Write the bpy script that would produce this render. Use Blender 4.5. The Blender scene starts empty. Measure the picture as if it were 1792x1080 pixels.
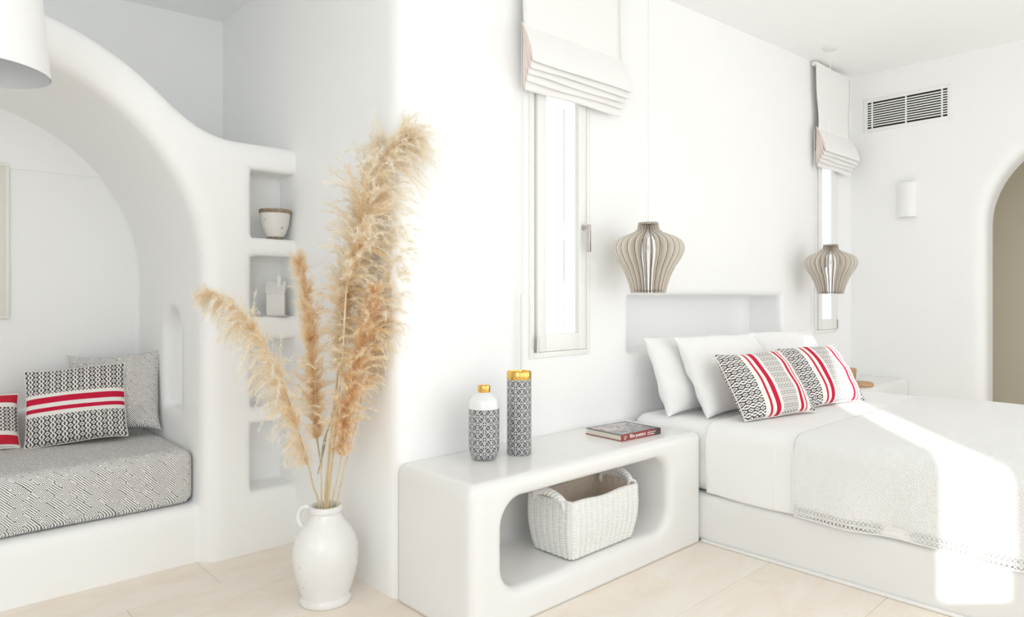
import bpy, bmesh, math, random
import numpy as np
from mathutils import Vector, Matrix, Euler

random.seed(7)
rng = np.random.default_rng(7)
R_ = math.radians
SC = bpy.context.scene
COL = SC.collection

# ------------------------------------------------------------------ camera
FPX, CXP, HOR, HC = 1192.0, 896.0, 518.0, 1.25
YAW = math.atan2(1284.0, FPX)          # angle between the view direction and +X
sY, cY = math.sin(YAW), math.cos(YAW)
cam = bpy.data.cameras.new('camera')
cam.sensor_width = 36
cam.lens = 36 * FPX / 1792
cam.shift_y = (HOR - 540) / 1792
cam.clip_start = 0.05
camo = bpy.data.objects.new('camera', cam)
camo.location = (0, 0, HC)
camo.rotation_euler = (R_(90), 0, YAW - R_(90))
COL.objects.link(camo)
SC.camera = camo

# ------------------------------------------------------------------ light
SC.view_settings.view_transform = 'Standard'
SC.view_settings.look = 'None'
SC.view_settings.gamma = 1
SC.view_settings.use_curve_mapping = False
SC.view_settings.exposure = 0.07
SC.cycles.max_bounces = 14
SC.cycles.diffuse_bounces = 9
SC.cycles.transparent_max_bounces = 16
SC.cycles.caustics_reflective = False
SC.cycles.caustics_refractive = False

world = bpy.data.worlds.new('sky')
SC.world = world
world.use_nodes = True
bg = world.node_tree.nodes['Background']
bg.inputs[0].default_value = (0.93, 0.96, 1.0, 1)
bg.inputs[1].default_value = 1.35

SUN_AZ, SUN_EL = R_(37.5), R_(12.0)
sun = bpy.data.lights.new('sun', 'SUN')
sun.energy = 6.0
sun.angle = R_(0.53)
sun.color = (1.0, 0.985, 0.96)
suno = bpy.data.objects.new('sun', sun)
sd = Vector((math.cos(SUN_AZ) * math.cos(SUN_EL), math.sin(SUN_AZ) * math.cos(SUN_EL), -math.sin(SUN_EL)))
suno.rotation_euler = sd.to_track_quat('-Z', 'Y').to_euler()
suno.location = (-6, -6, 4)
COL.objects.link(suno)

def area(name, loc, direction, sx, sy, power, color=(1, 1, 1)):
    l = bpy.data.lights.new(name, 'AREA')
    l.shape = 'RECTANGLE'; l.size = sx; l.size_y = sy; l.energy = power; l.color = color
    o = bpy.data.objects.new(name, l)
    o.location = loc
    o.rotation_euler = Vector(direction).to_track_quat('-Z', 'Y').to_euler()
    COL.objects.link(o)
    return o
area('front_fill', (2.0, -2.1, 1.5), (0, 1, 0), 6.0, 2.4, 41, (0.87, 0.95, 1.0))  # added fill, stands before the wall and reaches past the terrace opening
area('left_fill', (-1.3, .7, 1.7), (1, .75, -.14), 2.6, 1.9, 40, (0.87, 0.95, 1.0))  # added fill before the closed left wall, brightens alcove and floor

# ------------------------------------------------------------------ helpers
def P(px, py, d):
    r = (px - CXP) / FPX
    return Vector((d * (r * sY + cY), d * (-r * cY + sY), HC - d * (py - HOR) / FPX))

def tag(o, label=None, cat=None, group=None, kind=None):
    if label: o['label'] = label
    if cat: o['category'] = cat
    if group: o['group'] = group
    if kind: o['kind'] = kind
    return o

def empty(name, loc=(0, 0, 0), rot=(0, 0, 0), label=None, cat=None, group=None):
    o = bpy.data.objects.new(name, None)
    o.empty_display_size = 0.05
    o.location = loc; o.rotation_euler = rot
    COL.objects.link(o)
    return tag(o, label, cat, group)

def link(name, me, mat=None, parent=None, smooth=True):
    if mat is not None and not me.materials:
        me.materials.append(mat)
    if smooth:
        me.polygons.foreach_set('use_smooth', [True] * len(me.polygons))
    o = bpy.data.objects.new(name, me)
    COL.objects.link(o)
    if parent is not None: o.parent = parent
    return o

def from_bm(name, bm, mat=None, parent=None, smooth=True, sharp=35):
    me = bpy.data.meshes.new(name)
    bmesh.ops.recalc_face_normals(bm, faces=bm.faces)
    bm.to_mesh(me); bm.free()
    o = link(name, me, mat, parent, smooth)
    if smooth and sharp:
        try: me.set_sharp_from_angle(angle=R_(sharp))
        except Exception: pass
    return o

def bbox(bm, x0, x1, y0, y1, z0, z1, bev=0, seg=2):
    r = bmesh.ops.create_cube(bm, size=1)
    vs = r['verts']
    for v in vs:
        v.co = Vector((x0 + (v.co.x + .5) * (x1 - x0), y0 + (v.co.y + .5) * (y1 - y0), z0 + (v.co.z + .5) * (z1 - z0)))
    if bev > 0:
        es = list({e for v in vs for e in v.link_edges})
        bmesh.ops.bevel(bm, geom=es, offset=bev, segments=seg, affect='EDGES', profile=.5)

def box(name, x0, x1, y0, y1, z0, z1, mat, parent=None, bev=0, seg=2):
    bm = bmesh.new(); bbox(bm, x0, x1, y0, y1, z0, z1, bev, seg)
    return from_bm(name, bm, mat, parent)

def lathe(bm, prof, n=48, center=(0, 0, 0), cap=True):
    rings = []
    c = Vector(center)
    for r, z in prof:
        rings.append([bm.verts.new(c + Vector((r * math.cos(2 * math.pi * k / n), r * math.sin(2 * math.pi * k / n), z))) for k in range(n)])
    for a, b in zip(rings, rings[1:]):
        for k in range(n):
            bm.faces.new((a[k], a[(k + 1) % n], b[(k + 1) % n], b[k]))
    if cap:
        if prof[0][0] > 1e-5: bm.faces.new(list(reversed(rings[0])))
        if prof[-1][0] > 1e-5: bm.faces.new(rings[-1])
    bmesh.ops.remove_doubles(bm, verts=bm.verts, dist=1e-6)

def tube(bm, pts, rad, n=8, closed=False):
    pts = [Vector(p) for p in pts]
    if not hasattr(rad, '__len__'): rad = [rad] * len(pts)
    m = len(pts)
    T = []
    for i in range(m):
        a = pts[(i - 1) % m] if (closed or i > 0) else pts[i]
        b = pts[(i + 1) % m] if (closed or i < m - 1) else pts[i]
        T.append((b - a).normalized())
    up = Vector((0, 0, 1)) if abs(T[0].z) < .9 else Vector((1, 0, 0))
    N = (up - T[0] * up.dot(T[0])).normalized()
    rings = []
    for i in range(m):
        N = (N - T[i] * N.dot(T[i])).normalized()
        B = T[i].cross(N)
        rings.append([bm.verts.new(pts[i] + (N * math.cos(2 * math.pi * k / n) + B * math.sin(2 * math.pi * k / n)) * rad[i]) for k in range(n)])
    for i in range(m if closed else m - 1):
        a, b = rings[i], rings[(i + 1) % m]
        for k in range(n):
            bm.faces.new((a[k], a[(k + 1) % n], b[(k + 1) % n], b[k]))
    if not closed:
        bm.faces.new(list(reversed(rings[0]))); bm.faces.new(rings[-1])

def spline(pts, n):
    pts = [Vector(p) for p in pts]
    out = []
    m = len(pts) - 1
    for i in range(n):
        t = i / (n - 1) * m
        k = min(int(t), m - 1); f = t - k
        p0 = pts[max(k - 1, 0)]; p1 = pts[k]; p2 = pts[k + 1]; p3 = pts[min(k + 2, m)]
        out.append(0.5 * ((2 * p1) + (p2 - p0) * f + (2 * p0 - 5 * p1 + 4 * p2 - p3) * f * f + (3 * p1 - p0 - 3 * p2 + p3) * f ** 3))
    return out

# signed distance tools --------------------------------------------------
def smax(a, b, k):
    h = np.maximum(k - np.abs(a - b), 0)
    return np.maximum(a, b) + h * h / (4 * k)
def smin(a, b, k): return -smax(-a, -b, k)
def sbox(x, y, z, x0, x1, y0, y1, z0, z1, r=0.0):
    qx = np.abs(x - (x0 + x1) / 2) - (x1 - x0) / 2 + r
    qy = np.abs(y - (y0 + y1) / 2) - (y1 - y0) / 2 + r
    qz = np.abs(z - (z0 + z1) / 2) - (z1 - z0) / 2 + r
    o = np.sqrt(np.maximum(qx, 0) ** 2 + np.maximum(qy, 0) ** 2 + np.maximum(qz, 0) ** 2)
    return o + np.minimum(np.maximum(qx, np.maximum(qy, qz)), 0) - r
def rrect(u, v, u0, u1, v0, v1, r):
    a = np.abs(u - (u0 + u1) / 2) - (u1 - u0) / 2 + r
    b = np.abs(v - (v0 + v1) / 2) - (v1 - v0) / 2 + r
    return np.sqrt(np.maximum(a, 0) ** 2 + np.maximum(b, 0) ** 2) + np.minimum(np.maximum(a, b), 0) - r
def archd(u, v, uc, vs, r):
    return np.where(v > vs, np.sqrt((u - uc) ** 2 + (v - vs) ** 2) - r, np.abs(u - uc) - r)

def sdf_mesh(name, f, lo, hi, h, mat, parent=None, newton=3):
    """naive surface nets on a numpy grid"""
    lo = np.array(lo, float) - 1.37 * h; hi = np.array(hi, float) + 1.5 * h
    n = np.ceil((hi - lo) / h).astype(int) + 1
    ax = [lo[i] + h * np.arange(n[i]) for i in range(3)]
    X, Y, Z = np.meshgrid(*ax, indexing='ij')
    V = f(X, Y, Z)
    S = V < 0
    c = n - 1
    cnt = np.zeros(c); acc = np.zeros(tuple(c) + (3,))
    corners = [(i, j, k) for i in (0, 1) for j in (0, 1) for k in (0, 1)]
    def sl(o): return tuple(slice(o[a], o[a] + c[a]) for a in range(3))
    for a in corners:
        for d in range(3):
            if a[d] == 1: continue
            b = list(a); b[d] = 1; b = tuple(b)
            va, vb = V[sl(a)], V[sl(b)]
            cr = S[sl(a)] != S[sl(b)]
            t = np.where(cr, va / np.where(cr, va - vb, 1), 0)
            for q in range(3):
                acc[..., q] += np.where(cr, a[q] + (t if q == d else 0), 0)
            cnt += cr
    act = cnt > 0
    idx = -np.ones(c, int); idx[act] = np.arange(act.sum())
    ijk = np.argwhere(act)
    p = lo + h * (ijk + acc[act] / cnt[act][:, None])
    p0 = p.copy()
    e = h * .05
    for _ in range(newton):
        v = f(p[:, 0], p[:, 1], p[:, 2])
        g = np.stack([f(p[:, 0] + e * (q == 0), p[:, 1] + e * (q == 1), p[:, 2] + e * (q == 2)) - v for q in range(3)], 1) / e
        g2 = np.maximum((g ** 2).sum(1), .25)
        p = p - (v / g2)[:, None] * g
        p = p0 + np.clip(p - p0, -h * .6, h * .6)
    faces = []
    for d in range(3):
        u, w = (d + 1) % 3, (d + 2) % 3
        A = [slice(None)] * 3; B = [slice(None)] * 3
        A[d] = slice(0, n[d] - 1); B[d] = slice(1, n[d])
        for q in (u, w): A[q] = slice(1, n[q] - 1); B[q] = slice(1, n[q] - 1)
        sa, sb = S[tuple(A)], S[tuple(B)]
        loc = np.argwhere(sa != sb)
        flip = sa[sa != sb]
        if len(loc) == 0: continue
        base = loc.copy(); base[:, u] += 1; base[:, w] += 1
        q = []
        for du, dw in ((-1, -1), (0, -1), (0, 0), (-1, 0)):
            cc = base.copy(); cc[:, u] += du; cc[:, w] += dw
            q.append(idx[cc[:, 0], cc[:, 1], cc[:, 2]])
        q = np.stack(q, 1)
        q[~flip] = q[~flip][:, ::-1]
        faces.append(q)
    F = np.concatenate(faces)
    return np_mesh(name, p, F, mat, parent)

def np_mesh(name, verts, quads, mat, parent=None, smooth=True):
    me = bpy.data.meshes.new(name)
    verts = np.asarray(verts, np.float32); quads = np.asarray(quads, np.int32)
    k = quads.shape[1]
    me.vertices.add(len(verts)); me.vertices.foreach_set('co', verts.ravel())
    me.loops.add(quads.size); me.loops.foreach_set('vertex_index', quads.ravel())
    me.polygons.add(len(quads))
    me.polygons.foreach_set('loop_start', np.arange(len(quads), dtype=np.int32) * k)
    me.polygons.foreach_set('loop_total', np.full(len(quads), k, np.int32))
    me.update(calc_edges=True); me.validate()
    return link(name, me, mat, parent, smooth)

# ------------------------------------------------------------------ node maths
class N:
    """tiny wrapper: arithmetic on shader sockets"""
    nt = None
    def __init__(s, v): s.v = v
    @staticmethod
    def op(o, *a, clamp=False):
        n = N.nt.nodes.new('ShaderNodeMath'); n.operation = o; n.use_clamp = clamp
        for i, q in enumerate(a):
            q = q.v if isinstance(q, N) else q
            if isinstance(q, (int, float)): n.inputs[i].default_value = q
            else: N.nt.links.new(q, n.inputs[i])
        return N(n.outputs[0])
    def __add__(s, o): return N.op('ADD', s, o)
    __radd__ = __add__
    def __sub__(s, o): return N.op('SUBTRACT', s, o)
    def __rsub__(s, o): return N.op('SUBTRACT', o, s)
    def __mul__(s, o): return N.op('MULTIPLY', s, o)
    __rmul__ = __mul__
    def __truediv__(s, o): return N.op('DIVIDE', s, o)
    def abs(s): return N.op('ABSOLUTE', s)
    def fr(s): return N.op('FRACT', s)
    def fl(s): return N.op('FLOOR', s)
    def sin(s): return N.op('SINE', s)
    def sqrt(s): return N.op('SQRT', s)
    def mx(s, o): return N.op('MAXIMUM', s, o)
    def mn(s, o): return N.op('MINIMUM', s, o)
    def lt(s, o): return N.op('LESS_THAN', s, o)
    def gt(s, o): return N.op('GREATER_THAN', s, o)
    def tri(s): return (((s.fr() - .5).abs()) * 2)        # 1 at integers, 0 at halves
    def band(s, a, b): return s.gt(a) * s.lt(b)
    def soft(s, a, w):                                    # 1 where s < a, soft edge w
        return N.op('ADD', (a - s) / w, .5, clamp=True)

def M(name, col=(.8, .8, .8), rough=.5, metal=0, spec=.5, build=None, **kw):
    m = bpy.data.materials.new(name); m.use_nodes = True
    nt = m.node_tree; b = nt.nodes['Principled BSDF']
    b.inputs['Base Color'].default_value = (*col, 1)
    b.inputs['Roughness'].default_value = rough
    b.inputs['Metallic'].default_value = metal
    b.inputs['Specular IOR Level'].default_value = spec
    for k, v in kw.items(): b.inputs[k.replace('_', ' ')].default_value = v
    if build:
        N.nt = nt; build(nt, b)
    return m

def coords(nt, kind='Object'):
    tc = nt.nodes.new('ShaderNodeTexCoord')
    sp = nt.nodes.new('ShaderNodeSeparateXYZ')
    nt.links.new(tc.outputs[kind], sp.inputs[0])
    return N(sp.outputs[0]), N(sp.outputs[1]), N(sp.outputs[2])

def noise(nt, scale, detail=3, rough=.5, stretch=(1, 1, 1), kind='Object', dist=0):
    tc = nt.nodes.new('ShaderNodeTexCoord'); mp = nt.nodes.new('ShaderNodeMapping')
    mp.inputs['Scale'].default_value = stretch
    nz = nt.nodes.new('ShaderNodeTexNoise')
    nz.inputs['Scale'].default_value = scale; nz.inputs['Detail'].default_value = detail
    nz.inputs['Roughness'].default_value = rough; nz.inputs['Distortion'].default_value = dist
    nt.links.new(tc.outputs[kind], mp.inputs[0]); nt.links.new(mp.outputs[0], nz.inputs['Vector'])
    return N(nz.outputs['Fac'])

def ramp(nt, fac, stops):
    r = nt.nodes.new('ShaderNodeValToRGB')
    while len(r.color_ramp.elements) < len(stops): r.color_ramp.elements.new(.5)
    for e, (p, c) in zip(r.color_ramp.elements, stops):
        e.position = p; e.color = (*c, 1)
    nt.links.new(fac.v, r.inputs[0])
    return r.outputs[0]

def mixc(nt, fac, a, b):
    m = nt.nodes.new('ShaderNodeMix'); m.data_type = 'RGBA'
    for q, i in ((fac, 0), (a, 6), (b, 7)):
        q = q.v if isinstance(q, N) else q
        if isinstance(q, (int, float)): m.inputs[i].default_value = q
        elif isinstance(q, tuple): m.inputs[i].default_value = (*q, 1)
        else: nt.links.new(q, m.inputs[i])
    return m.outputs[2]

def bump(nt, b, hgt, strength=.3, dist=.002):
    n = nt.nodes.new('ShaderNodeBump')
    n.inputs['Strength'].default_value = strength; n.inputs['Distance'].default_value = dist
    nt.links.new(hgt.v, n.inputs['Height']); nt.links.new(n.outputs[0], b.inputs['Normal'])

def setc(nt, b, s): nt.links.new(s.v if isinstance(s, N) else s, b.inputs['Base Color'])

# ------------------------------------------------------------------ materials
def b_plaster(nt, b):
    bump(nt, b, noise(nt, 5, 4) + noise(nt, 60, 2) * .08, .25, .012)
    setc(nt, b, ramp(nt, noise(nt, 1.3, 3), [(.3, (.91, .91, .907)), (.7, (.925, .925, .922))]))
m_wall = M('white_plaster', rough=.6, spec=.3, build=b_plaster)
def b_polish(nt, b):
    bump(nt, b, noise(nt, 6, 4), .2, .008)
    setc(nt, b, ramp(nt, noise(nt, 2.2, 4), [(.3, (.815, .81, .80)), (.7, (.835, .83, .82))]))
m_polish = M('polished_white_cement', rough=.22, spec=.5, build=b_polish)
m_ceil = M('ceiling_white', (.92, .92, .915), .7)
m_hall = M('greige_hall_paint', (.80, .755, .635), .7)

def b_tile(nt, b):
    oi = nt.nodes.new('ShaderNodeObjectInfo')
    v = noise(nt, 3.2, 6, .6, (.45, 1.3, 1), dist=1.2) + N(oi.outputs['Random']) * .10 + noise(nt, 22, 3) * .12
    setc(nt, b, ramp(nt, v, [(.42, (.83, .73, .62)), (.60, (.87, .79, .70)), (.82, (.89, .85, .79))]))
    r = noise(nt, 9, 3)
    nt.links.new((r * .2 + .3).v, b.inputs['Roughness'])
m_tile = M('beige_limestone', rough=.4, build=b_tile)
m_grout = M('grout', (.66, .57, .47), .8)
m_paint = M('window_paint', (.86, .86, .83), .35)
m_groove = M('window_gasket', (.62, .61, .54), .6)
m_steel = M('brushed_steel', (.58, .55, .52), .28, 1)
m_dark = M('duct_shade', (.02, .018, .016), .9)
m_white = M('white_enamel', (.87, .87, .86), .4)
m_plug = M('white_plastic', (.78, .78, .76), .4)

def b_glass(nt, b):
    out = [n for n in nt.nodes if n.type == 'OUTPUT_MATERIAL'][0]
    t = nt.nodes.new('ShaderNodeBsdfTransparent'); g = nt.nodes.new('ShaderNodeBsdfGlossy')
    g.inputs['Roughness'].default_value = .02
    mx = nt.nodes.new('ShaderNodeMixShader')
    mx.inputs[0].default_value = .06; nt.links.new(t.outputs[0], mx.inputs[1]); nt.links.new(g.outputs[0], mx.inputs[2])
    nt.links.new(mx.outputs[0], out.inputs[0])
m_glass = M('clear_glass', build=b_glass)

def b_linen(nt, b):
    bump(nt, b, noise(nt, 9, 4) + noise(nt, 400, 1) * .03, .35, .012)
m_sheet = M('white_cotton', (.885, .885, .88), .85, spec=.2, build=b_linen)
def b_pcase(nt, b):
    bump(nt, b, noise(nt, 7, 5, .55, dist=.8), .55, .02)
m_pcase = M('white_pillowcase', (.89, .888, .885), .85, spec=.2, build=b_pcase)
def b_waffle(nt, b):
    x, y, z = coords(nt)
    u = y * (1 / .0145); v = (x + z) * (1 / .0145)
    h = (u * 6.2832).sin() * (v * 6.2832).sin()
    hh = (u * 6.2832).sin().abs() * (v * 6.2832).sin().abs()
    bump(nt, b, h * .5 + hh, .55, .003)
    setc(nt, b, mixc(nt, (hh.gt(.72)), (.885, .885, .88), (.835, .833, .825)))  # dimple shade put into the colour to bring out the weave
m_waffle = M('waffle_cotton', rough=.9, spec=.15, build=b_waffle)
m_lace = M('crochet_thread', (.88, .875, .86), .9, spec=.1)
def b_blind(nt, b):
    bump(nt, b, noise(nt, 300, 2, .5, (1, 1, .1)), .1, .001)
m_blind = M('blind_linen', (.88, .865, .855), .9, spec=.1, build=b_blind)
m_blind_pink = M('blind_linen_edge', (.80, .68, .64), .9, spec=.1)

def b_diamond(nt, b):
    # fine concentric lozenges on daybed fabric
    x, y, z = coords(nt)
    u = x; v = z * 1.0 + y
    s = 1 / .038
    w = (noise(nt, 9, 2) - .5) * .25
    p = (u + v) * (.707 * s) + w; q = (u - v) * (.707 * s) - w
    pc = (p.fr() - .5).abs(); qc = (q.fr() - .5).abs()
    cell = (p.fl() * 2.17 + q.fl() * 3.71)
    d = pc.mx(qc)
    d2 = (cell * .613).fr().gt(.55)
    rings = ((d * 6.4).fr()).lt(.40)
    lines = ((p * 4.8).fr()).lt(.38)
    pat = rings * (1 - d2) + lines * d2
    dots = (pc.mn(qc)).gt(.44)
    pat = (pat * noise(nt, 120, 2).gt(.36)).mx(dots)
    setc(nt, b, mixc(nt, pat, (.86, .85, .83), (.10, .10, .10)))
    bump(nt, b, noise(nt, 300, 2), .1, .001)
m_diamond = M('charcoal_lozenge_print', rough=.85, spec=.2, build=b_diamond)

def ogee(a, bb):
    """a along the band, bb across it, both in cells; 1 = dark"""
    A = a; B = bb
    wave = ((B * 6.2832).sin()) * .19
    l1 = ((A - wave).fr() - .5).abs()          # distance from wavy line at half integers
    l2 = ((A + wave).fr() - .5).abs()
    white = l1.lt(.07).mx(l2.lt(.07))
    # centre of each lens
    da = ((A).fr() - 0.5).abs(); db = ((B * 2 + .5).fr() - .5).abs()
    da2 = ((A + .5).fr() - .5).abs()
    r1 = da * 2 + db * 1.0; r2 = da2 * 2 + db * 1.0
    ring = r2.band(.25, .48).mx(r2.lt(.10))
    checks = ((A * 6).fr() - .5).abs() + ((B * 8).fr() - .5).abs()
    fine = checks.lt(.30) * r2.gt(.66)
    return (1 - white.mx(ring).mx(fine))

def b_cush(vertical):
    def f(nt, b):
        x, y, z = coords(nt, 'UV')
        # v: across the bands 0..1, u: along the bands 0..1
        if vertical: u, v = y, x
        else: u, v = x, y
        dark = ogee(u * 9.0, v * 7.5)
        red = None
        if vertical:
            inb = v.lt(.24).mx(v.gt(.90)).mx(v.band(.475, .70))
            red = v.band(.375, .435).mx(v.band(.745, .79)).mx(v.band(.30, .328)).mx(v.band(.825, .845))
            fine = ogee(u * 11.0, v * 12)
            mid = v.band(.475, .70)
            dark = dark * (1 - mid) + fine * mid * .72
        else:
            inb = v.lt(.36).mx(v.gt(.64))
            red = v.band(.515, .595).mx(v.band(.41, .46))
        base = mixc(nt, dark * inb, (.86, .83, .79), (.06, .055, .065))
        rc = mixc(nt, noise(nt, 6, 2, kind='UV', stretch=(1, 30, 1)), (.50, .012, .05), (.66, .02, .06))
        setc(nt, b, mixc(nt, red, base, rc))
        bump(nt, b, noise(nt, 120, 2, kind='UV'), .2, .001)
    return f
m_cush_h = M('woven_stripe_horizontal', rough=.85, spec=.15, build=b_cush(False))
m_cush_v = M('woven_stripe_vertical', rough=.85, spec=.15, build=b_cush(True))
def b_cush_edge(nt, b):
    x, y, z = coords(nt, 'UV')
    dark = ogee(x * 9, y * 7.5)
    inb = y.band(.27, .72)
    red = y.band(.80, .97).mx(y.band(.04, .20))
    base = mixc(nt, dark * inb, (.86, .83, .79), (.06, .055, .065))
    rc = mixc(nt, noise(nt, 6, 2, kind='UV', stretch=(1, 30, 1)), (.45, .012, .05), (.72, .04, .05))
    setc(nt, b, mixc(nt, red, base, rc))
m_cush_e = M('woven_stripe_edges', rough=.85, spec=.15, build=b_cush_edge)
m_piping = M('cream_piping', (.84, .80, .75), .8)

def b_vase_tiles(nt, b):
    x, y, z = coords(nt, 'UV')
    u, v = x, y
    fu = u.fr() - .5; fv = v.fr() - .5
    # mirrored motif in alternating cells
    su = ((u * .5).fr().gt(.5)) * 2 - 1; sv = ((v * .5).fr().gt(.5)) * 2 - 1
    a = fu * su; c = fv * sv
    r = (a * a + c * c).sqrt()
    d1 = (a + c) * .707; d2 = (a - c) * .707
    leaf = (d1.abs() * .8 + d2.abs() * 1.7)
    ring = r.band(.34, .42)
    petal = leaf.band(.17, .25)
    rim = (fu.abs()).mx(fv.abs()).gt(.465)
    white = ring.mx(petal).mx(rim)
    dark = 1 - white
    lo = mixc(nt, noise(nt, 3, 2, kind='UV'), (.015, .018, .025), (.08, .085, .09))
    setc(nt, b, mixc(nt, dark, (.82, .82, .82), lo))
    bump(nt, b, white, .4, .001)
m_vtile = M('glazed_tile_relief', rough=.18, spec=.6, build=b_vase_tiles)
m_glaze = M('pale_glaze', (.80, .815, .815), .08, spec=.6)
m_gold = M('gold_lustre', (.80, .50, .14), .14, 1)
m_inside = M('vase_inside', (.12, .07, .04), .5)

def b_jar(nt, b):
    setc(nt, b, ramp(nt, noise(nt, 7, 4), [(.35, (.80, .79, .77)), (.7, (.87, .865, .86))]))
    v = nt.nodes.new('ShaderNodeTexVoronoi'); v.inputs['Scale'].default_value = 26
    tc = nt.nodes.new('ShaderNodeTexCoord'); nt.links.new(tc.outputs['Object'], v.inputs['Vector'])
    pit = N(v.outputs['Distance']).lt(.07)
    bump(nt, b, noise(nt, 12, 4) - pit * .5, .35, .01)
    c = ramp(nt, noise(nt, 7, 4), [(.35, (.80, .79, .77)), (.7, (.87, .865, .86))])
    setc(nt, b, mixc(nt, pit * noise(nt, 40, 1).gt(.52), c, (.30, .26, .22)))
m_jar = M('white_crackle_glaze', rough=.2, spec=.5, build=b_jar)
def b_pot(nt, b):
    n = noise(nt, 28, 5, .7)
    setc(nt, b, mixc(nt, n.gt(.63), (.74, .72, .69), (.36, .29, .22)))
    bump(nt, b, n, .3, .004)
m_pot = M('weathered_pot', rough=.6, build=b_pot)
def b_pot_rim(nt, b):
    setc(nt, b, ramp(nt, noise(nt, 60, 4, .7), [(.35, (.20, .14, .09)), (.7, (.42, .34, .25))]))
m_potrim = M('rope_brown_rim', rough=.9, build=b_pot_rim)
def b_house(nt, b):
    n = noise(nt, 160, 2)
    bump(nt, b, n.gt(.55), .8, .003)
m_house = M('pierced_ceramic', (.78, .77, .75), .6, build=b_house)

def b_slat(nt, b):
    setc(nt, b, ramp(nt, noise(nt, 8, 4, .6, (1, 1, .15)), [(.3, (.76, .71, .64)), (.7, (.83, .79, .725))]))
m_slat = M('pale_plywood', rough=.6, build=b_slat)
m_burn = M('burnt_plywood_edge', (.10, .055, .04), .8)
def b_bulb(nt, b):
    b_glass(nt, b)
m_bulb = M('bulb_glass', build=b_bulb)
m_cord = M('white_cord', (.80, .80, .79), .5)
def b_shade(nt, b): pass
m_shade = M('white_lampshade', (.87, .87, .87), .8, build=b_shade)
m_shade_in = M('lampshade_lining', (.70, .71, .73), .8)
def b_rope(nt, b):
    bump(nt, b, noise(nt, 90, 3), .4, .003)
m_rope = M('white_cotton_rope', (.86, .85, .83), .9, spec=.1, build=b_rope)
m_rope_in = M('beige_rope_inside', (.70, .60, .50), .9, spec=.1, build=b_rope)
def b_cork(nt, b):
    setc(nt, b, ramp(nt, noise(nt, 60, 4, .7), [(.35, (.42, .24, .12)), (.65, (.68, .46, .27))]))
m_cork = M('cork', rough=.8, build=b_cork)

def b_plume(nt, b):
    out = [n for n in nt.nodes if n.type == 'OUTPUT_MATERIAL'][0]
    at = nt.nodes.new('ShaderNodeAttribute'); at.attribute_name = 'tint'
    c = ramp(nt, N(at.outputs['Fac']), [(0, (.74, .45, .18)), (.28, (.90, .66, .38)), (.58, (.95, .84, .65)), (1, (.96, .93, .86))])
    setc(nt, b, c)
    tr = nt.nodes.new('ShaderNodeBsdfTranslucent'); nt.links.new(c, tr.inputs[0])
    mx = nt.nodes.new('ShaderNodeMixShader'); mx.inputs[0].default_value = .4
    nt.links.new(b.outputs[0], mx.inputs[1]); nt.links.new(tr.outputs[0], mx.inputs[2])
    nt.links.new(mx.outputs[0], out.inputs[0])
m_plume = M('pampas_plume', rough=.8, spec=.1, build=b_plume)
def b_stalk(nt, b):
    setc(nt, b, ramp(nt, noise(nt, 14, 3, .5, (1, 1, .3)), [(.35, (.55, .42, .22)), (.65, (.78, .66, .44))]))
m_stalk = M('dry_reed', rough=.5, build=b_stalk)
m_leaf = M('dry_leaf', (.42, .37, .22), .7)
m_pages = M('book_pages', (.72, .68, .60), .8)
def b_cover(nt, b):
    x, y, z = coords(nt)
    n = noise(nt, 11, 5, .65, dist=1.5)
    c = ramp(nt, n, [(.32, (.05, .05, .055)), (.46, (.23, .22, .23)), (.55, (.50, .47, .46)), (.64, (.50, .16, .12)), (.72, (.32, .32, .35))])
    border = (x.abs().gt(.128)).mx(y.abs().gt(.103))
    setc(nt, b, mixc(nt, border, c, (.06, .055, .055)))
m_cover = M('book_cover_print', rough=.18, spec=.6, build=b_cover)
def b_spine(nt, b):
    x, y, z = coords(nt)
    setc(nt, b, mixc(nt, N.op('ADD', x * 14 - .9, noise(nt, 30, 2) * .4, clamp=True), (.30, .035, .03), (.05, .03, .03)))
m_spine = M('book_spine_print', rough=.25, build=b_spine)
m_ink = M('white_ink', (.85, .83, .80), .6)

# ================================================================== THE ROOM
def ceil_z(x): return 2.937 + .048 * (x - 1.55)

# floor with separate tiles
floor = box('floor', -1.5, 6.6, -2.6, 4.5, -.12, -.004, m_grout)
tag(floor, 'pale beige limestone tile floor', kind='structure')
rows = [1.515 + .505 * k for k in range(-8, 4)]
offs = {0: 2.53, -1: 2.80, 3: 1.09, 1: 2.05, 2: 1.62}
for k in range(-8, 4):
    y0 = 1.515 + .505 * k; y1 = y0 + .505
    off = offs.get(k, random.uniform(0, .9))
    x = off - .9 * math.ceil((off + 1.45) / .9)
    while x < 6.3:
        a, c = max(x, -1.45), min(x + .9, 6.3)
        if c - a > .02:
            bm = bmesh.new()
            w, h = (c - a) / 2 - .0008, .2517
            bbox(bm, -w, w, -h, h, -.008, 0, .0012, 1)
            t = from_bm('tile', bm, m_tile, floor)
            t.location = ((a + c) / 2, (y0 + y1) / 2, 0)
        x += .9

# ceiling, slightly rising to the right
bm = bmesh.new()
pts = [(-1.5, -2.4), (6.6, -2.4), (6.6, 4.5), (-1.5, 4.5)]
lo = [bm.verts.new((x, y, ceil_z(x))) for x, y in pts]
hi = [bm.verts.new((x, y, ceil_z(x) + .15)) for x, y in pts]
bm.faces.new(lo); bm.faces.new(hi)
for i in range(4): bm.faces.new((lo[i], lo[(i + 1) % 4], hi[(i + 1) % 4], hi[i]))
tag(from_bm('ceiling', bm, m_ceil), 'plain white plaster ceiling', kind='structure')

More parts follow.
